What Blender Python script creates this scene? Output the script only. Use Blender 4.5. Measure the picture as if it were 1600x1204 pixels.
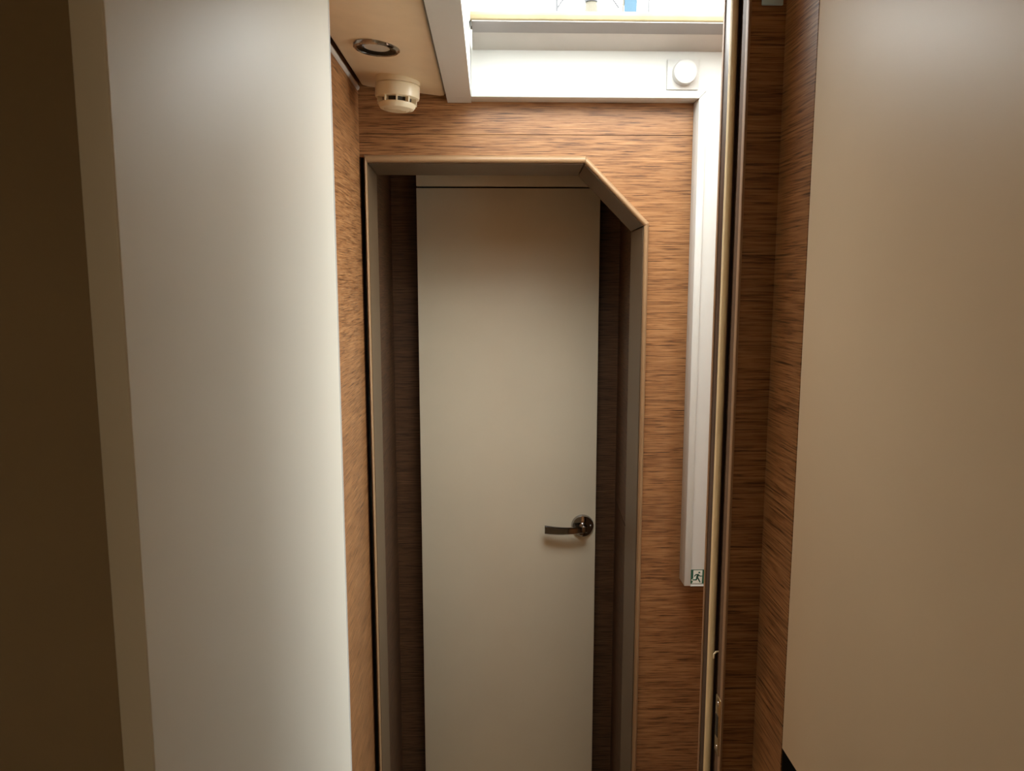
import bpy, bmesh, math, random
from mathutils import Vector, Matrix

# ------------------------------------------------------------------ clear
for o in list(bpy.data.objects):
    bpy.data.objects.remove(o, do_unlink=True)
S = bpy.context.scene
C = S.collection

# ------------------------------------------------------------------ camera
EYE = 1.55
cam = bpy.data.cameras.new('camera')
cam.sensor_width = 36.0
cam.lens = 27.0
cam.clip_start = 0.01
co = bpy.data.objects.new('camera', cam)
C.objects.link(co)
co.location = (0, 0, EYE)
co.rotation_euler = (math.radians(90 - 7.688), 0, math.radians(-1.656))
S.camera = co

# ------------------------------------------------------------------ world, lights, exposure
W = bpy.data.worlds.new('sky')
S.world = W
W.use_nodes = True
bg = W.node_tree.nodes['Background']
bg.inputs[0].default_value = (0.975, 1.0, 0.965, 1)
bg.inputs[1].default_value = 6.0

def area(name, loc, rot, sx, sy, power, col, portal=False):
    l = bpy.data.lights.new(name, 'AREA')
    l.shape = 'RECTANGLE'
    l.size, l.size_y = sx, sy
    l.energy = power
    l.color = col
    o = bpy.data.objects.new(name, l)
    C.objects.link(o)
    o.location = loc
    o.rotation_euler = rot
    if portal:
        l.cycles.is_portal = True
    return o
area('hatch_portal', (0.26, 1.33, 2.10), (0, 0, 0), 0.66, 0.50, 1.0, (1, 1, 1), True)
area('cabin_lamp_light', (-0.25, -0.55, 1.95), (0, 0, 0), 0.35, 0.35, 0.78, (1.0, 0.80, 0.55))
area('companionway_portal', (0.70, 1.28, 1.40), (0, math.radians(90), 0), 1.24, 0.44, 1.0, (1, 1, 1), True)
S.cycles.max_bounces = 14
S.cycles.diffuse_bounces = 8

vs = S.view_settings
vs.view_transform = 'Standard'
vs.look = 'None'
vs.exposure = 1.12
vs.gamma = 1.0
vs.use_curve_mapping = False

# ------------------------------------------------------------------ materials
def new_mat(name):
    m = bpy.data.materials.new(name)
    m.use_nodes = True
    nt = m.node_tree
    b = nt.nodes['Principled BSDF']
    return m, nt, b

def coords(nt, sx, sy, sz):
    """world position squeezed per axis; x and y are added so the grain runs level on every wall"""
    g = nt.nodes.new('ShaderNodeNewGeometry')
    mp = nt.nodes.new('ShaderNodeMapping')
    mp.inputs['Scale'].default_value = (sx, sy, sz)
    nt.links.new(g.outputs['Position'], mp.inputs['Vector'])
    return mp.outputs['Vector']

def noise(nt, vec, detail=3.0, rough=0.55, dist=0.0):
    n = nt.nodes.new('ShaderNodeTexNoise')
    n.inputs['Scale'].default_value = 1.0
    n.inputs['Detail'].default_value = detail
    n.inputs['Roughness'].default_value = rough
    n.inputs['Distortion'].default_value = dist
    nt.links.new(vec, n.inputs['Vector'])
    return n.outputs['Fac']

def ramp(nt, fac, stops):
    r = nt.nodes.new('ShaderNodeValToRGB')
    el = r.color_ramp.elements
    while len(el) < len(stops):
        el.new(0.5)
    for e, (p, c) in zip(el, stops):
        e.position = p
        e.color = (*c, 1)
    nt.links.new(fac, r.inputs['Fac'])
    return r.outputs['Color']

def mixc(nt, fac, a, b, mode='MIX'):
    n = nt.nodes.new('ShaderNodeMix')
    n.data_type = 'RGBA'
    n.blend_type = mode
    if isinstance(fac, (int, float)):
        n.inputs[0].default_value = fac
    else:
        nt.links.new(fac, n.inputs[0])
    for k, v in ((6, a), (7, b)):
        if isinstance(v, tuple):
            n.inputs[k].default_value = (*v, 1)
        else:
            nt.links.new(v, n.inputs[k])
    return n.outputs[2]

def bump(nt, b, h, strength, dist=0.001):
    n = nt.nodes.new('ShaderNodeBump')
    n.inputs['Strength'].default_value = strength
    n.inputs['Distance'].default_value = dist
    nt.links.new(h, n.inputs['Height'])
    nt.links.new(n.outputs['Normal'], b.inputs['Normal'])

def wood(name, dark, mid, light, rough=0.42, fs=(14, 14, 450), bs=(4, 4, 60)):
    m, nt, b = new_mat(name)
    fine = noise(nt, coords(nt, *fs), 4, 0.62, 0.5)
    broad = noise(nt, coords(nt, *bs), 3, 0.5, 0.5)
    col = ramp(nt, fine, [(0.34, dark), (0.48, mid), (0.66, light)])
    tint = ramp(nt, broad, [(0.30, (0.80, 0.77, 0.75)), (0.65, (1.04, 1.03, 1.0))])
    c = mixc(nt, 1.0, col, tint, 'MULTIPLY')
    nt.links.new(c, b.inputs['Base Color'])
    b.inputs['Roughness'].default_value = rough
    bump(nt, b, fine, 0.35, 0.0006)
    return m

def plain(name, c, rough=0.5, metal=0.0, var=0.05, scale=14.0, bmp=0.0, bscale=400.0, coat=0.0):
    m, nt, b = new_mat(name)
    f = noise(nt, coords(nt, scale, scale, scale), 3)
    lo = tuple(x * (1 - var) for x in c)
    hi = tuple(min(1, x * (1 + var)) for x in c)
    nt.links.new(ramp(nt, f, [(0.3, lo), (0.7, hi)]), b.inputs['Base Color'])
    b.inputs['Roughness'].default_value = rough
    b.inputs['Metallic'].default_value = metal
    b.inputs['Coat Weight'].default_value = coat
    if bmp:
        h = noise(nt, coords(nt, bscale, bscale, bscale), 2)
        bump(nt, b, h, bmp, 0.0004)
    return m

M = {}
M['wood'] = wood('oak_veneer', (0.066, 0.025, 0.008), (0.285, 0.129, 0.048), (0.42, 0.222, 0.096))
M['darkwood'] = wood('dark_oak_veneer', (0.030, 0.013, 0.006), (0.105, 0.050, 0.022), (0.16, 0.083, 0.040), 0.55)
M['cream'] = plain('cream_laminate', (0.86, 0.79, 0.62), 0.45, var=0.02, scale=5)
M['beige'] = plain('beige_laminate', (0.72, 0.57, 0.39), 0.46, var=0.02, scale=5)
M['leaf'] = plain('pale_laminate', (0.66, 0.63, 0.55), 0.46, var=0.02, scale=5)
M['taupe'] = plain('taupe_laminate', (0.50, 0.41, 0.27), 0.6, var=0.04, scale=5)
M['white'] = plain('white_gelcoat', (0.60, 0.61, 0.59), 0.35, var=0.015, scale=9)
M['vinyl'] = plain('beige_vinyl', (0.88, 0.76, 0.56), 0.55, var=0.03, scale=20, bmp=0.25, bscale=700)
M['trim'] = plain('brown_trim', (0.125, 0.083, 0.048), 0.40, var=0.05, scale=10)
M['trimdark'] = plain('dark_brown_trim', (0.075, 0.042, 0.026), 0.42, var=0.08, scale=10)
M['nosing'] = plain('tan_nosing', (0.34, 0.20, 0.11), 0.6, var=0.06, scale=12)
M['beadtan'] = plain('tan_bead', (0.32, 0.195, 0.10), 0.42, var=0.06, scale=12)
M['rebatebrown'] = plain('rebate_brown', (0.14, 0.078, 0.042), 0.6, var=0.08, scale=12)
M['seal'] = plain('cream_seal', (0.92, 0.74, 0.45), 0.55, var=0.05, scale=12)
M['chrome'] = plain('chrome', (0.42, 0.40, 0.39), 0.08, 1.0, var=0.02)
M['chromereflect'] = plain('chrome_dark_reflection', (0.02, 0.018, 0.016), 0.25, 1.0, var=0.03)  # chrome with its dark reflections put into the base colour
M['brass'] = plain('worn_brass', (0.60, 0.46, 0.25), 0.32, 1.0, var=0.15, scale=120)
M['black'] = plain('black_laminate', (0.012, 0.011, 0.010), 0.5, var=0.1)
M['lens'] = plain('frosted_lens', (0.55, 0.52, 0.46), 0.35, var=0.03)
M['plastic'] = plain('ivory_plastic', (0.78, 0.69, 0.50), 0.28, var=0.03)
M['slot'] = plain('dark_plastic', (0.03, 0.026, 0.02), 0.6)
M['whiteplastic'] = plain('white_plastic', (0.56, 0.56, 0.545), 0.3, var=0.01)
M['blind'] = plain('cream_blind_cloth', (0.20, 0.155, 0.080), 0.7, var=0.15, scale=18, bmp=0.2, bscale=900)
M['frame'] = plain('grey_hatch_frame', (0.52, 0.49, 0.45), 0.45, var=0.03)
M['lipgrey'] = plain('dark_grey_lip', (0.30, 0.28, 0.27), 0.5, var=0.03)
M['green'] = plain('sign_green', (0.010, 0.105, 0.060), 0.35, var=0.06, scale=200)
M['signwhite'] = plain('sign_white', (0.78, 0.82, 0.76), 0.4, var=0.02)
M['paleblue'] = plain('pale_blue_plastic', (0.58, 0.82, 0.95), 0.3, var=0.03)
M['floor'] = wood('floor_veneer', (0.28, 0.20, 0.12), (0.42, 0.32, 0.21), (0.50, 0.39, 0.26), 0.45, (330, 12, 12), (45, 3, 3))
M['deck'] = plain('deck_gelcoat', (0.70, 0.70, 0.68), 0.5)
M['steel'] = plain('grey_steel', (0.022, 0.022, 0.025), 0.4, 0.0)
M['canvas'] = plain('beige_canvas', (0.060, 0.052, 0.036), 0.7)
M['blue'] = plain('blue_canvas', (0.002, 0.030, 0.055), 0.6)

# ------------------------------------------------------------------ builders
def world_loc(o):
    v = Vector((0, 0, 0))
    while o is not None:
        v += o.location
        o = o.parent
    return v

def obj(name, bm, mat, parent=None, smooth=False):
    """links a bmesh given in room coordinates as one object whose origin is its own centre"""
    bmesh.ops.recalc_face_normals(bm, faces=bm.faces)
    xs = [v.co.copy() for v in bm.verts]
    lo = Vector([min(v[i] for v in xs) for i in range(3)])
    hi = Vector([max(v[i] for v in xs) for i in range(3)])
    c = (lo + hi) / 2
    for v in bm.verts:
        v.co -= c
    me = bpy.data.meshes.new(name)
    bm.to_mesh(me)
    bm.free()
    me.materials.append(M[mat])
    if smooth:
        for p in me.polygons:
            p.use_smooth = True
        try:
            me.set_sharp_from_angle(angle=math.radians(smooth if smooth is not True else 35))
        except Exception:
            pass
    o = bpy.data.objects.new(name, me)
    C.objects.link(o)
    o.parent = parent
    o.location = c - (world_loc(parent) if parent else Vector((0, 0, 0)))
    return o

def tag(o, label, cat, kind=None, group=None):
    o['label'] = label
    o['category'] = cat
    if kind:
        o['kind'] = kind
    if group:
        o['group'] = group
    return o

def thing(name, loc, label, cat, kind=None, group=None):
    o = bpy.data.objects.new(name, None)
    o.empty_display_size = 0.05
    C.objects.link(o)
    o.location = loc
    return tag(o, label, cat, kind, group)

def bevel(bm, w, seg=2):
    if w:
        bmesh.ops.bevel(bm, geom=list(bm.edges), offset=w, segments=seg, profile=0.5, affect='EDGES', clamp_overlap=True)

def box_bm(x0, x1, y0, y1, z0, z1, bev=0, seg=2, bm=None):
    b = bmesh.new()
    bmesh.ops.create_cube(b, size=1.0)
    for v in b.verts:
        v.co = Vector(((x0 + x1) / 2 + v.co.x * (x1 - x0), (y0 + y1) / 2 + v.co.y * (y1 - y0), (z0 + z1) / 2 + v.co.z * (z1 - z0)))
    bevel(b, bev, seg)
    if bm is None:
        return b
    join(bm, b)
    return bm

def join(dst, src):
    me = bpy.data.meshes.new('tmp')
    src.to_mesh(me)
    src.free()
    dst.from_mesh(me)
    bpy.data.meshes.remove(me)
    return dst

def box(name, x0, x1, y0, y1, z0, z1, mat, parent=None, bev=0, seg=2):
    return obj(name, box_bm(x0, x1, y0, y1, z0, z1, bev, seg), mat, parent, smooth=bool(bev))

def prism_bm(poly, a, b, axis='Y', bev=0, seg=2):
    """polygon extruded from a to b; axis Y takes (x,z), axis Z takes (x,y), axis X takes (y,z)"""
    def P(p, t):
        if axis == 'Y': return (p[0], t, p[1])
        if axis == 'Z': return (p[0], p[1], t)
        return (t, p[0], p[1])
    bm = bmesh.new()
    A = [bm.verts.new(P(p, a)) for p in poly]
    B = [bm.verts.new(P(p, b)) for p in poly]
    n = len(poly)
    bm.faces.new(A)
    bm.faces.new(B[::-1])
    for i in range(n):
        bm.faces.new((A[i], B[i], B[(i + 1) % n], A[(i + 1) % n]))
    bmesh.ops.recalc_face_normals(bm, faces=bm.faces)
    bevel(bm, bev, seg)
    return bm

def prism(name, poly, a, b, mat, parent=None, axis='Y', bev=0, seg=2):
    return obj(name, prism_bm(poly, a, b, axis, bev, seg), mat, parent, smooth=bool(bev))

def lathe_bm(profile, centre, axis, n=48):
    """profile of (radius, height) turned about axis from centre"""
    bm = bmesh.new()
    ax = Vector(axis).normalized()
    rot = Vector((0, 0, 1)).rotation_difference(ax).to_matrix()
    c = Vector(centre)
    rings = []
    for r, h in profile:
        if r < 1e-6:
            rings.append([bm.verts.new(c + rot @ Vector((0, 0, h)))])
        else:
            rings.append([bm.verts.new(c + rot @ Vector((r * math.cos(2 * math.pi * k / n), r * math.sin(2 * math.pi * k / n), h))) for k in range(n)])
    for A, B in zip(rings, rings[1:]):
        if len(A) == 1 and len(B) == 1:
            continue
        for k in range(n):
            k2 = (k + 1) % n
            if len(A) == 1: bm.faces.new((A[0], B[k2], B[k]))
            elif len(B) == 1: bm.faces.new((A[k], A[k2], B[0]))
            else: bm.faces.new((A[k], A[k2], B[k2], B[k]))
    return bm

def lathe(name, profile, centre, axis, mat, parent=None, n=48, smooth=35):
    return obj(name, lathe_bm(profile, centre, axis, n), mat, parent, smooth=smooth)

def tube_bm(pts, r, n=10):
    bm = bmesh.new()
    pts = [Vector(p) for p in pts]
    rings = []
    for i, p in enumerate(pts):
        t = (pts[min(i + 1, len(pts) - 1)] - pts[max(i - 1, 0)]).normalized()
        u = t.cross(Vector((0, 1, 0)) if abs(t.y) < 0.9 else Vector((1, 0, 0))).normalized()
        w = t.cross(u)
        rings.append([bm.verts.new(p + r * (math.cos(2 * math.pi * k / n) * u + math.sin(2 * math.pi * k / n) * w)) for k in range(n)])
    for A, B in zip(rings, rings[1:]):
        for k in range(n):
            bm.faces.new((A[k], A[(k + 1) % n], B[(k + 1) % n], B[k]))
    bm.faces.new(rings[0][::-1])
    bm.faces.new(rings[-1])
    return bm

# ------------------------------------------------------------------ the place in metres (x right, y into the picture, z up)
YB = 1.70          # vestibule end wall
YF = 2.15          # wall of the far door
XL = -0.2765       # vestibule left wall
YJ, YJB = 0.94, 1.041   # cabin bulkhead, front and back
XJ = 0.3044        # right jamb
XR = 0.3483        # cabin right wall
CAB_L, CAB_N = -0.95, -1.0
HEAD = 1.952

# ---- floor and ceilings
fl = box('floor', -1.0, 0.80, -1.05, 2.30, -0.04, 0.0, 'floor')
tag(fl, 'brown veneered cabin sole running through the doorways', 'floor', 'structure')
cc = box('ceiling', -1.0, 0.75, -1.05, YJB, 1.975, 2.02, 'vinyl')
tag(cc, 'beige lined cabin ceiling in front of the bulkhead doorway', 'ceiling', 'structure')
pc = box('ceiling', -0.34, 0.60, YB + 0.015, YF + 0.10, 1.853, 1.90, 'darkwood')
tag(pc, 'low ceiling of the dark passage before the far door', 'ceiling', 'structure')

# ---- outer deck with the hatch opening
dk = bmesh.new()
HX0, HX1, HY0, HY1 = -0.037, 0.575, 1.10, 1.657
for a in ((-2.5, HX0 - 0.004, -1.4, 6.0), (HX1 + 0.004, 1.19, -1.4, 6.0), (HX0 - 0.004, HX1 + 0.004, -1.4, HY0 - 0.004), (HX0 - 0.004, HX1 + 0.004, HY1 + 0.03, 6.0)):
    box_bm(a[0], a[1], a[2], a[3], 2.03, 2.085, 0, bm=dk)
deck = obj('deck', dk, 'deck')
tag(deck, 'pale moulded outer deck around the open roof hatch', 'deck', 'structure')

# ---- vestibule left wall
wl = box('wall_left', XL - 0.06, XL, YJB, YB + 0.012, 0.0, 2.03, 'wood')
tag(wl, 'oak veneered side wall between white door and end wall', 'wall', 'structure')
# small cornice strip under the ceiling on the left wall
cs = prism('trim_1', [(XL, 1.948), (XL + 0.004, 1.951), (XL + 0.005, 1.956), (XL, 1.958)], YJB + 0.002, YB - 0.006, 'frame', None, 'Y', 0.0012)
tag(cs, 'thin grey cornice strip along top of left oak wall', 'trim', 'structure')

# ---- vestibule right wall (behind the jamb)
wr = thing('wall_right', (0.60, 1.35, 0), 'oak side wall with the companionway opening behind the jamb', 'wall', 'structure')
box('wood_panel', 0.575, 0.64, YJB + 0.0005, 1.064, 0.0, 2.028, 'wood', wr)
box('wood_panel', 0.575, 0.64, 1.490, YB + 0.012, 0.0, 2.028, 'wood', wr)
box('wood_panel', 0.575, 0.64, 1.0645, 1.4895, 0.0, 0.74, 'wood', wr)
st = thing('companionway_steps', (0.9, 1.35, 0), 'white moulded companionway steps climbing right out of the vestibule', 'steps', 'structure')
for k in range(2):
    box('tread', 0.645 + 0.27 * k, 0.645 + 0.27 * (k + 1), 1.03, 1.70, 0.60, 0.74 + 0.13 * k, 'white', st, 0.004)
box('saloon_floor', 1.19, 2.6, 0.2, 2.6, 0.90, 0.99, 'floor', st)
box('side', 0.645, 1.19, 1.00, 1.029, 0.60, 2.028, 'white', st)
box('side', 0.645, 1.19, 1.701, 1.73, 0.60, 2.028, 'white', st)

# ---- end wall of oak boards with the cut-corner opening
wb = thing('wall_back', (0.1, YB, 0), 'oak veneered end wall framing the cut-corner opening', 'wall', 'structure')
OL, OT, OR = -0.2665, 1.8175, 0.3470
CH1, CH2 = (0.2078, 1.8175), (0.3470, 1.6775)
prism('wood_panel', [(XL, 1.8612), (0.573, 1.8612), (0.573, 0.0), (OR - 0.004, 0.0), (OR - 0.004, CH2[1] - 0.002), (CH1[0] - 0.002, OT - 0.004), (XL, OT - 0.004)], YB, YB + 0.014, 'wood', wb)
box('wood_panel', XL, 0.573, YB + 0.0005, YB + 0.0145, 1.8626, 2.03, 'wood', wb)
box('wall_core', XL, 0.573, YB + 0.006, YB + 0.013, 1.855, 1.87, 'black', wb)

# ---- lining of the opening: four mitred lengths of brown moulding
tr = thing('trim_2', (0.04, YB, 0), 'brown bead moulding lining the cut-corner opening', 'opening trim', 'structure')
outer = [(OL, 0.0), (OL, OT), CH1, CH2, (OR, 0.0)]
def offset_poly(d):
    """the open outline moved d metres towards the opening"""
    n = len(outer)
    lines = []
    for (a, b), w in zip(zip(outer, outer[1:]), (0.5, 1.22, 1.0, 0.85)):
        t = Vector((b[0] - a[0], b[1] - a[1])).normalized()
        nrm = Vector((t.y, -t.x))         # points into the opening for this winding
        lines.append((Vector(a) + nrm * d * w, t))
    out = []
    for i in range(n):
        if i == 0: out.append(Vector((lines[0][0].x, 0)))
        elif i == n - 1: out.append(Vector((lines[-1][0].x, 0)))
        else:
            (p, t), (q, s) = lines[i - 1], lines[i]
            den = t.x * s.y - t.y * s.x
            k = ((q.x - p.x) * s.y - (q.y - p.y) * s.x) / den
            out.append(p + t * k)
    return out
prof_bead = [(0.0, YB + 0.004), (0.0, YB - 0.005), (0.0022, YB - 0.0100), (0.0065, YB - 0.0122), (0.0100, YB - 0.0108), (0.0122, YB - 0.0070), (0.0125, YB - 0.0030), (0.0105, YB + 0.004)]
prof_lining = [(0.0112, YB + 0.0045), (0.0128, YB - 0.0015), (0.0142, YB - 0.0015), (0.0160, YB + 0.03), (0.0225, YB + 0.100), (0.008, YB + 0.100), (0.004, YB + 0.0045)]
def sweep(i, prof, gap):
    bm = bmesh.new()
    A, B = [], []
    for d, y in prof:
        pl = offset_poly(d)
        p, q = pl[i], pl[i + 1]
        t = (q - p).normalized()
        p2 = p + t * (gap if i > 0 else 0.0)
        q2 = q - t * (gap if i < 3 else 0.0)
        A.append(bm.verts.new((p2.x, y, p2.y)))
        B.append(bm.verts.new((q2.x, y, q2.y)))
    n = len(A)
    for k in range(n):
        bm.faces.new((A[k], A[(k + 1) % n], B[(k + 1) % n], B[k]))
    bm.faces.new(A[::-1])
    bm.faces.new(B)
    return bm
for i in range(4):
    lin = obj('lining', sweep(i, prof_lining, 0.0014), 'trim', tr, smooth=40)
    obj('bead', sweep(i, prof_bead, 0.0004), 'beadtan', lin, smooth=50)

# ---- passage behind the opening
YS = YF + 0.05
pl_ = thing('wall_passage_left', (-0.30, 1.95, 0), 'dark oak side of the passage left of the far door', 'wall', 'structure')
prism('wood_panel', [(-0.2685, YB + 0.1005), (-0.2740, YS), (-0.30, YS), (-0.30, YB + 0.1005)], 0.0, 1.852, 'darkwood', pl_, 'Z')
box('backing', -0.33, -0.301, YB + 0.0145, YS, 0.0, 1.852, 'black', pl_)
box('backing', -0.301, XL - 0.0005, YB + 0.0125, YB + 0.0985, 0.0, 1.852, 'black', pl_)
pr_ = thing('wall_passage_right', (0.38, 1.95, 0), 'dark oak side of the passage right of the far door', 'wall', 'structure')
prp = [(0.3475, YB + 0.1005), (0.3690, YS), (0.40, YS), (0.40, YB + 0.1005)]
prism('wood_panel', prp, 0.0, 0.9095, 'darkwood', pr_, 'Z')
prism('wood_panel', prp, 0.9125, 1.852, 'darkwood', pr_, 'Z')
box('backing', 0.401, 0.43, YB + 0.0145, YS, 0.0, 1.852, 'black', pr_)

# ---- wall with the far door
DL, DR, DT = -0.1990, 0.3052, 1.8035
wf = thing('wall_far', (0.05, YF, 0), 'dark oak boards and cream head panel around the far door', 'wall', 'structure')
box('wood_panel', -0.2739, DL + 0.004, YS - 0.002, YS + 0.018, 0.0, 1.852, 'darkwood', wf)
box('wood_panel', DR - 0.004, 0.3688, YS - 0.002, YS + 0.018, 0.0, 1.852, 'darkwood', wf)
box('head_panel', DL, DR, YF + 0.001, YF + 0.02, DT + 0.0045, 1.852, 'cream', wf, 0.001)
box('backing', -0.33, 0.43, YS + 0.0185, YS + 0.05, 0.0, 1.852, 'black', wf)

d1 = thing('door_1', ((DL + DR) / 2, YF, 0), 'closed narrow cream door with chrome lever at end of passage', 'door', 'structure')
box('door_leaf', DL, DR, YF + 0.002, YF + 0.022, 0.004, DT, 'cream', d1, 0.0015)
hx, hz, hy = 0.2670, 0.8480, YF + 0.002
lev = bmesh.new()
# flat lever: neck out of the rose, then a bowed bar to the left
N = 18
top, bot = [], []
pts = []
for k in range(N + 1):
    t = k / N
    x = hx + 0.010 - t * 0.122
    yy = hy - 0.034 - 0.004 * math.sin(t * math.pi) + 0.004 * t
    zc = hz - 0.0005 - 0.004 * math.sin(t * math.pi * 0.9)
    hh = 0.0085 + 0.0038 * t
    pts.append((x, yy, zc, hh))
V = []
for x, yy, zc, hh in pts:
    th = 0.0045
    ring = []
    for dy, dz in ((-th, -hh * .8), (-th, hh * .8), (-th * .5, hh), (th * .5, hh), (th, hh * .8), (th, -hh * .8), (th * .5, -hh), (-th * .5, -hh)):
        ring.append(lev.verts.new((x, yy + dy, zc + dz)))
    V.append(ring)
for A, B in zip(V, V[1:]):
    for k in range(8):
        lev.faces.new((A[k], A[(k + 1) % 8], B[(k + 1) % 8], B[k]))
lev.faces.new(V[0])
lev.faces.new(V[-1][::-1])
hnd = obj('door_handle', lev, 'chrome', d1, smooth=30)
hnd['label'] = 'chrome lever handle'
lathe('rosette', [(0.0, 0.010), (0.024, 0.010), (0.030, 0.0085), (0.0325, 0.005), (0.0330, 0.0)], (hx, hy, hz), (0, -1, 0), 'chrome', hnd, 56)
lathe('neck', [(0.012, 0.009), (0.0105, 0.014), (0.0095, 0.030), (0.0095, 0.036), (0.0085, 0.0395), (0.0, 0.040)], (hx, hy, hz - 0.001), (0, -1, 0), 'chrome', hnd, 32)
lathe('lock_pin', [(0.0, 0.0135), (0.0025, 0.0130), (0.0035, 0.0095)], (hx + 0.023, hy, hz + 0.002), (0, -1, 0), 'chrome', hnd, 16)

# ---- bulkhead between cabin and vestibule
wc = thing('wall_front', (0.0, YJ, 0), 'bulkhead around the near doorway, oak right of the opening', 'wall', 'structure')
box('wood_panel', XJ + 0.0032, XR + 0.43, YJ + 0.0005, YJ + 0.0225, 0.0, 1.975, 'wood', wc)
box('core', XJ + 0.021, XR + 0.43, YJ + 0.0230, YJB, 0.0, 1.975, 'wood', wc)
box('laminate_panel', CAB_L - 0.05, -0.2095, YJ + 0.0005, YJB, 0.0, 1.975, 'taupe', wc)
box('head', -0.2095, XJ + 0.006, YJ + 0.0005, YJB, HEAD, 1.975, 'wood', wc)
box('infill', -1.0, 0.75, YJB - 0.04, YJB + 0.002, 1.976, 2.03, 'black', wc)

# right jamb
jr = thing('trim_3', (XJ, YJ, 0), 'brown rebated door jamb with cream seal and strike plate', 'door jamb', 'structure')
box('nosing', XJ + 0.0003, XJ + 0.0030, YJ + 0.0088, YJ + 0.0228, 0.0, HEAD, 'rebatebrown', jr)
box('front_bead', XJ - 0.0004, XJ + 0.0030, YJ - 0.0010, YJ + 0.0085, 0.0, HEAD, 'nosing', jr, 0.0009, 2)
box('rebate', XJ + 0.012, XJ + 0.02, YJ + 0.0235, YJB - 0.030, 0.0, HEAD, 'trimdark', jr)
box('stop', 0.3052, XJ + 0.02, YJB - 0.0295, YJB, 0.0, HEAD, 'trimdark', jr, 0.002)
prism('seal', [(0.3130, YJB - 0.0290), (0.3130, YJB - 0.0345), (0.3110, YJB - 0.0375), (0.3080, YJB - 0.0375), (0.3050, YJB - 0.0350), (0.3038, YJB - 0.0310), (0.3040, YJB - 0.0290)], 0.0, HEAD, 'seal', jr, 'Z', 0.0008)
box('edge_bead', 0.3040, 0.3062, YJB - 0.006, YJB + 0.001, 0.0, HEAD, 'nosing', jr, 0.0008)
sp = bmesh.new()
box_bm(XJ - 0.0013, XJ + 0.0005, YJ + 0.003, YJ + 0.022, 0.921, 1.000, 0.0006, bm=sp)
spo = obj('strike_plate', sp, 'brass', jr, smooth=True)
spo['label'] = 'worn brass strike plate'
box('slot', XJ - 0.0018, XJ + 0.0003, YJ + 0.0095, YJ + 0.019, 0.944, 0.974, 'slot', spo)
for z in (0.929, 0.991):
    lathe('screw', [(0.0, 0.0022), (0.002, 0.002), (0.0033, 0.001), (0.0035, 0.0)], (XJ - 0.0008, YJ + 0.012, z), (-1, 0, 0), 'chrome', spo, 16)
hk = tube_bm([(XJ + 0.0115, YJ + 0.055, 1.043), (XJ + 0.006, YJ + 0.053, 1.044), (XJ + 0.003, YJ + 0.051, 1.0415), (XJ + 0.0022, YJ + 0.050, 1.036)], 0.0014, 8)
obj('hook', hk, 'seal', jr, smooth=True)
# left jamb (mostly behind the open door)
jl = thing('trim_4', (-0.2, YJ, 0), 'brown jamb behind the open white door', 'door jamb', 'structure')
box('nosing', -0.2090, -0.2060, YJ + 0.004, YJ + 0.023, 0.0, HEAD, 'nosing', jl, 0.003, 3)
box('stop', -0.2090, -0.2065, YJB - 0.0295, YJB, 0.0, HEAD, 'trimdark', jl, 0.002)

# ---- open white door on the left
d2 = thing('door_2', (-0.2, 0.9, 0), 'pale door standing wide open on the left', 'door', 'structure')
hp, fp = Vector((-0.1835, 0.9375)), Vector((-0.2245, 0.480))
tdir = (fp - hp).normalized()
nout = Vector((tdir.y, -tdir.x))
if nout.x > 0: nout = -nout
TH = 0.0218
poly = [hp, fp, fp + nout * TH, hp + nout * TH]
prism('door_leaf', [tuple(p) for p in poly], 0.006, HEAD - 0.004, 'leaf', d2, 'Z', 0.0016, 3)
eb = [hp - tdir * 0.0012 - nout * 0.0003, hp + tdir * 0.0022 - nout * 0.0003, hp + tdir * 0.0022 + nout * 0.001, hp + nout * 0.001, hp + nout * TH * 0.9, hp + nout * TH * 0.9 - tdir * 0.0012]
prism('edge_band', [tuple(p) for p in eb], 0.008, HEAD - 0.006, 'whiteplastic', d2, 'Z')

# ---- cabin right: oak upright and locker front
wq = box('wall_cabin_right', XR, XR + 0.06, 0.8465, YJ, 0.0, 1.975, 'wood')
tag(wq, 'narrow oak upright between jamb and beige locker front', 'wall', 'structure')
lk = thing('locker', (XR + 0.15, 0.1, 0), 'tall beige locker front on the right with dark gap below', 'locker')
box('door_panel', XR - 0.0005, XR + 0.018, -0.60, 0.8445, 0.9965, 1.968, 'beige', lk, 0.0012)
box('carcass', XR + 0.030, XR + 0.40, -0.60, 0.8455, 1.020, 1.974, 'black', lk)
box('niche_back', XR + 0.22, XR + 0.40, -0.60, 0.8455, 0.0, 1.018, 'black', lk)
box('niche_side', XR + 0.0012, XR + 0.40, 0.8456, 0.8464, 0.0, 0.9955, 'black', lk)
wg = box('wall_cabin_outer', XR + 0.401, XR + 0.43, CAB_N, YJ, 0.0, 1.975, 'taupe')
tag(wg, 'outer cabin wall behind the locker', 'wall', 'structure')
wh = box('wall_cabin_left', CAB_L - 0.05, CAB_L, CAB_N, YJ, 0.0, 1.975, 'taupe')
tag(wh, 'taupe cabin wall far left behind the open door', 'wall', 'structure')
wn = box('wall_cabin_near', CAB_L, XR + 0.40, CAB_N - 0.05, CAB_N, 0.0, 1.975, 'cream')
tag(wn, 'cream cabin wall behind the viewer', 'wall', 'structure')

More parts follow.
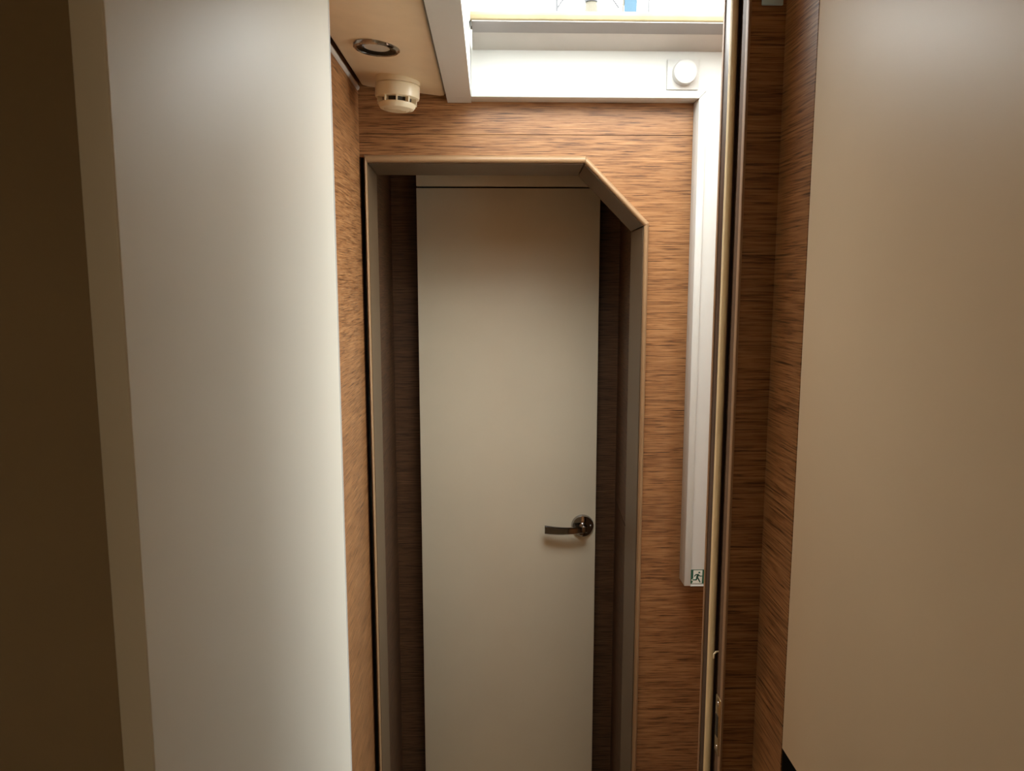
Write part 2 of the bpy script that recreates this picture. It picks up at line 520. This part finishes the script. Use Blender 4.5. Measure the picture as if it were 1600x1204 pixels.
# ---- sloping padded ceiling panel on the left
PX0, PX1, PZ0, PZ1 = -0.2672, -0.0920, 1.9590, 1.9355
def pz(x): return PZ0 + (PZ1 - PZ0) * (x - PX0) / (PX1 - PX0)
slope = (PZ1 - PZ0) / (PX1 - PX0)
cp = bmesh.new()
y0, y1, th = YJB + 0.004, 1.688, 0.016
lo = [(PX0, y0), (PX1, y0), (PX1, y1 - 0.008), (PX1 - 0.010, y1), (PX0 + 0.012, y1 + 0.010), (PX0, y1 + 0.002)]
A = [cp.verts.new((x, y, pz(x))) for x, y in lo]
B = [cp.verts.new((x, y, pz(x) + th)) for x, y in lo]
cp.faces.new(A); cp.faces.new(B[::-1])
for i in range(6):
    cp.faces.new((A[i], B[i], B[(i + 1) % 6], A[(i + 1) % 6]))
bmesh.ops.recalc_face_normals(cp, faces=cp.faces)
bevel(cp, 0.004, 3)
cpo = obj('ceiling', cp, 'vinyl', None, smooth=True)
tag(cpo, 'sloping beige padded ceiling panel carrying downlight and smoke detector', 'ceiling panel', 'structure')
cr = box('ceiling', XL - 0.06, HX0 - 0.005, YJB + 0.003, YB + 0.012, 1.985, 2.03, 'black')
tag(cr, 'dark void above the sloping ceiling panel', 'ceiling', 'structure')

# ---- white moulded surround of the roof hatch with its column
sk = thing('trim_5', (0.25, 1.655, 0.866), 'white moulded hatch surround running down into a column', 'hatch surround', 'structure')
YP, YM, YW = 1.6575, 1.6530, YB - 0.0005
FZ = 1.9265
box('flange', -0.0875, HX0, YJB + 0.004, YM, FZ, FZ + 0.008, 'white', sk)
box('flange', -0.0875, HX0, YM + 0.0005, YW, FZ, FZ + 0.008, 'white', sk)
box('well_side', HX0 - 0.003, HX0, YJB + 0.004, YW, FZ + 0.009, 2.095, 'white', sk)
box('well_side', HX1 - 0.004, HX1 - 0.0005, YJB + 0.004, YW, 2.03, 2.095, 'white', sk)
box('well_front', HX0 + 0.001, HX1 - 0.005, HY0 - 0.012, HY0, 1.968, 2.095, 'white', sk)
box('lintel', HX0 + 0.001, HX1 - 0.005, YJB + 0.004, HY0 - 0.0125, 1.968, 1.985, 'white', sk)
CX, CX2, CZ = 0.4383, 0.4530, 0.8665
prism('well_panel', [(HX0 + 0.0005, 1.9425), (CX2 - 0.001, 1.9425), (CX2 - 0.001, CZ + 0.001), (HX1 - 0.0045, CZ + 0.001), (HX1 - 0.0045, 2.088), (HX0 + 0.0005, 2.088)], YP, YW, 'white', sk)
prism('moulding', [(HX0 + 0.0005, 1.9285), (CX, 1.9285), (CX2, 1.9440), (HX0 + 0.0005, 1.9440)], YM, YW, 'white', sk, 'Y', 0.0012)
prism('moulding', [(CX, CZ), (CX2, CZ), (CX2, 1.9432), (CX, 1.9277)], YM, YW, 'white', sk, 'Y', 0.0012)
box('column_foot', CX2 + 0.0002, HX1 - 0.005, YM, YW, CZ - 0.001, CZ + 0.0008, 'white', sk)

# ---- roller blind under the hatch
rb = thing('roller_blind', (0.25, 1.60, 2.02), 'cream rolled blind in grey cassette across the roof hatch', 'blind')
prism('cassette_base', [(1.6005, 2.0385), (1.6565, 2.0215), (1.6565, 2.0300), (1.6005, 2.0460)], -0.0335, 0.540, 'frame', rb, 'X', 0.001)
box('cassette_lip', -0.0320, 0.540, 1.5330, 1.6000, 2.0385, 2.0400, 'lipgrey', rb)
rl = [(1.5425, 2.0405), (1.5335, 2.0405), (1.5315, 2.043), (1.5312, 2.050), (1.5330, 2.0555), (1.5375, 2.0590), (1.545, 2.0602), (1.585, 2.0560), (1.590, 2.048), (1.590, 2.0405)]
prism('rolled_cloth', rl, -0.0350, 0.540, 'blind', rb, 'X', 0.0006)
prism('end_cap', [(1.583, 2.0385), (1.5300, 2.0385), (1.5285, 2.050), (1.5320, 2.061), (1.545, 2.0640), (1.583, 2.0600)], -0.0364, -0.0352, 'whiteplastic', rb, 'X')
box('catch', -0.0345, -0.0320, 1.5340, 1.5500, 2.0300, 2.0384, 'slot', rb)

# ---- round push switch on square plate
sw = thing('push_switch', (0.4030, YP, 1.975), 'round white knob on square plate beside the roof hatch', 'switch')
box('plate', 0.3690, 0.4350, YP - 0.0075, YP - 0.0002, 1.9445, 2.0055, 'whiteplastic', sw, 0.0015)
lathe('knob', [(0.0, 0.020), (0.021, 0.0195), (0.0235, 0.018), (0.0245, 0.014), (0.0245, 0.0)], (0.4030, YP - 0.0077, 1.9765), (0, -1, 0), 'whiteplastic', sw, 56)

# ---- running-man exit sign at the foot of the column
SX0, SX1, SZ0, SZ1 = 0.4535, 0.4885, 0.8705, 0.9035
es = thing('exit_sign', (0.471, YP, SZ0), 'small green running man exit sign at foot of white column', 'sign')
box('sign_plate', SX0, SX1, YP - 0.0010, YP - 0.0001, SZ0, SZ1, 'green', es)
def sg(u, v): return (SX0 + (u - 580) / 470 * (SX1 - SX0), SZ1 - (v - 400) / 450 * (SZ1 - SZ0))
prism('doorway', [sg(660, 418), sg(935, 418), sg(925, 835), sg(830, 840), sg(620, 838), sg(660, 770), sg(660, 745), sg(660, 680)], YP - 0.0013, YP - 0.0010, 'signwhite', es)
prism('threshold', [sg(600, 730), sg(640, 690), sg(659, 690), sg(659, 760), sg(640, 770)], YP - 0.0013, YP - 0.0010, 'signwhite', es)
fg = bmesh.new()
def stroke(p, q, w0, w1):
    a, b = Vector(sg(*p)), Vector(sg(*q))
    k = (SX1 - SX0) / 470
    t = (b - a).normalized()
    n = Vector((-t.y, t.x))
    poly = []
    for j in range(7):
        an = math.pi / 2 + math.pi * j / 6
        poly.append(a + (t * math.cos(an) + n * math.sin(an)) * w0 * k)
    for j in range(7):
        an = -math.pi / 2 + math.pi * j / 6
        poly.append(b + (t * math.cos(an) + n * math.sin(an)) * w1 * k)
    join(fg, prism_bm([tuple(v) for v in poly], YP - 0.0016, YP - 0.0013, 'Y'))
for a in (((838, 489), (839, 490), 29, 29), ((800, 565), (775, 640), 33, 28), ((795, 555), (735, 555), 18, 16), ((735, 555), (695, 605), 16, 14),
          ((810, 560), (865, 605), 17, 15), ((865, 605), (930, 605), 15, 12), ((770, 640), (752, 722), 22, 20), ((752, 724), (645, 722), 19, 16),
          ((785, 645), (825, 710), 22, 20), ((825, 710), (868, 795), 20, 16)):
    stroke(*a)
obj('running_figure', fg, 'green', es)

# ---- downlight and smoke detector on the sloping panel
nd = Vector((slope * 0.55, 0, -1)).normalized()      # panel normal, pointing down into the room
dlx, dly = -0.1918, 1.388
dl = thing('downlight', (dlx, dly, pz(dlx)), 'round chrome downlight with frosted lens in ceiling panel', 'downlight')
cdl = (dlx, dly, pz(dlx))
lathe('rim', [(0.0335, 0.0005), (0.0335, 0.0055), (0.0365, 0.0065), (0.0395, 0.0045), (0.0405, 0.0)], cdl, nd, 'chrome', dl, 64)
lathe('reflector', [(0.0333, 0.0048), (0.0225, 0.0022), (0.0222, 0.0004)], cdl, nd, 'chromereflect', dl, 64)
lathe('lens', [(0.0220, 0.0004), (0.0218, 0.0018), (0.014, 0.0030), (0.0, 0.0034)], cdl, nd, 'lens', dl, 48)

sdx, sdy = -0.1805, 1.600
nd2 = Vector((slope * 0.4, 0, -1)).normalized()
sd = thing('smoke_detector', (sdx, sdy, pz(sdx)), 'ivory round smoke detector hanging from ceiling panel', 'smoke detector')
csd = Vector((sdx, sdy, pz(sdx) + 0.003))
lathe('base', [(0.0, -0.006), (0.0435, -0.006), (0.0440, 0.003), (0.0440, 0.0125), (0.0425, 0.0135), (0.0, 0.0135)], csd, nd2, 'plastic', sd, 64)
lathe('body', [(0.0, 0.0145), (0.0430, 0.0145), (0.0440, 0.0155), (0.0440, 0.0350), (0.0430, 0.0385), (0.0405, 0.0400), (0.0, 0.0400)], csd, nd2, 'plastic', sd, 64)
lathe('chamber', [(0.0300, 0.0398), (0.0300, 0.0490)], csd, nd2, 'slot', sd, 48)
lathe('cap', [(0.0, 0.0485), (0.0355, 0.0485), (0.0370, 0.0500), (0.0365, 0.0540), (0.0330, 0.0590), (0.0270, 0.0610), (0.0255, 0.0600), (0.0245, 0.0610), (0.018, 0.0625), (0.017, 0.0615), (0.016, 0.0628), (0.0, 0.0640)], csd, nd2, 'plastic', sd, 64)
rot = Vector((0, 0, 1)).rotation_difference(nd2).to_matrix()
for k in range(10):
    an = 2 * math.pi * (k + 0.35) / 10
    b = box_bm(0.0290, 0.0405, -0.0016, 0.0016, 0.0392, 0.0495, 0)
    Rz = Matrix.Rotation(an, 3, 'Z')
    for v in b.verts:
        v.co = csd + rot @ (Rz @ v.co)
    obj('vent_rib', b, 'plastic', sd)

# ---- pale blue strip at the top of the oak by the jamb
pb = thing('blue_strip', (0.331, YJ, 1.87), 'pale blue plastic strip at top of oak beside the jamb', 'plastic strip')
box('strip', 0.3185, 0.3435, YJ - 0.0035, YJ - 0.0003, 1.8695, HEAD, 'paleblue', pb, 0.0008)

# ---- things on the deck, seen through the hatch
DZ = 2.085
ps_ = thing('deck_post', (0.252, 3.0, DZ), 'thin grey braced post on deck seen through the hatch', 'post')
obj('post', tube_bm([(0.2525, 3.0, DZ), (0.2525, 3.0, 2.9)], 0.0046, 8), 'steel', ps_)
obj('brace', tube_bm([(0.254, 3.0, 2.553), (0.30, 3.0, 2.62)], 0.0034, 8), 'steel', ps_)
obj('foot', tube_bm([(0.2525, 3.0, DZ), (0.2525, 3.0, DZ + 0.02)], 0.012, 12), 'steel', ps_)
pd = thing('deck_pedestal', (0.38, 3.0, DZ), 'beige skirted pedestal with dark collar seen through the hatch', 'pedestal')
lathe('skirt', [(0.0, 0.0), (0.055, 0.0), (0.050, 0.06), (0.0275, 0.45), (0.0215, 0.488), (0.0, 0.489)], (0.381, 3.0, DZ), (0, 0, 1), 'canvas', pd, 24)
lathe('collar', [(0.0, 0.489), (0.027, 0.489), (0.029, 0.497), (0.022, 0.55), (0.0, 0.552)], (0.379, 3.0, DZ), (0, 0, 1), 'steel', pd, 24)
obj('stay', tube_bm([(0.484, 3.0, 2.556), (0.450, 3.0, 2.60), (0.40, 3.0, 2.62)], 0.0034, 8), 'steel', pd)
bp = thing('wind_screen', (0.54, 3.0, DZ), 'blue and white cloth panel on deck seen through the hatch', 'screen')
box('blue_cloth', 0.5040, 0.5495, 2.996, 3.004, DZ, 2.95, 'blue', bp, 0.001)
box('white_cloth', 0.5500, 0.5920, 2.996, 3.004, DZ, 2.95, 'whiteplastic', bp, 0.001)
obj('edge_tube', tube_bm([(0.4985, 3.0, DZ), (0.4985, 3.0, 2.54), (0.502, 3.0, 2.60), (0.508, 3.0, 2.95)], 0.0035, 8), 'canvas', bp)
obj('edge_tube', tube_bm([(0.5945, 3.0, DZ), (0.5945, 3.0, 2.95)], 0.0042, 8), 'steel', bp)
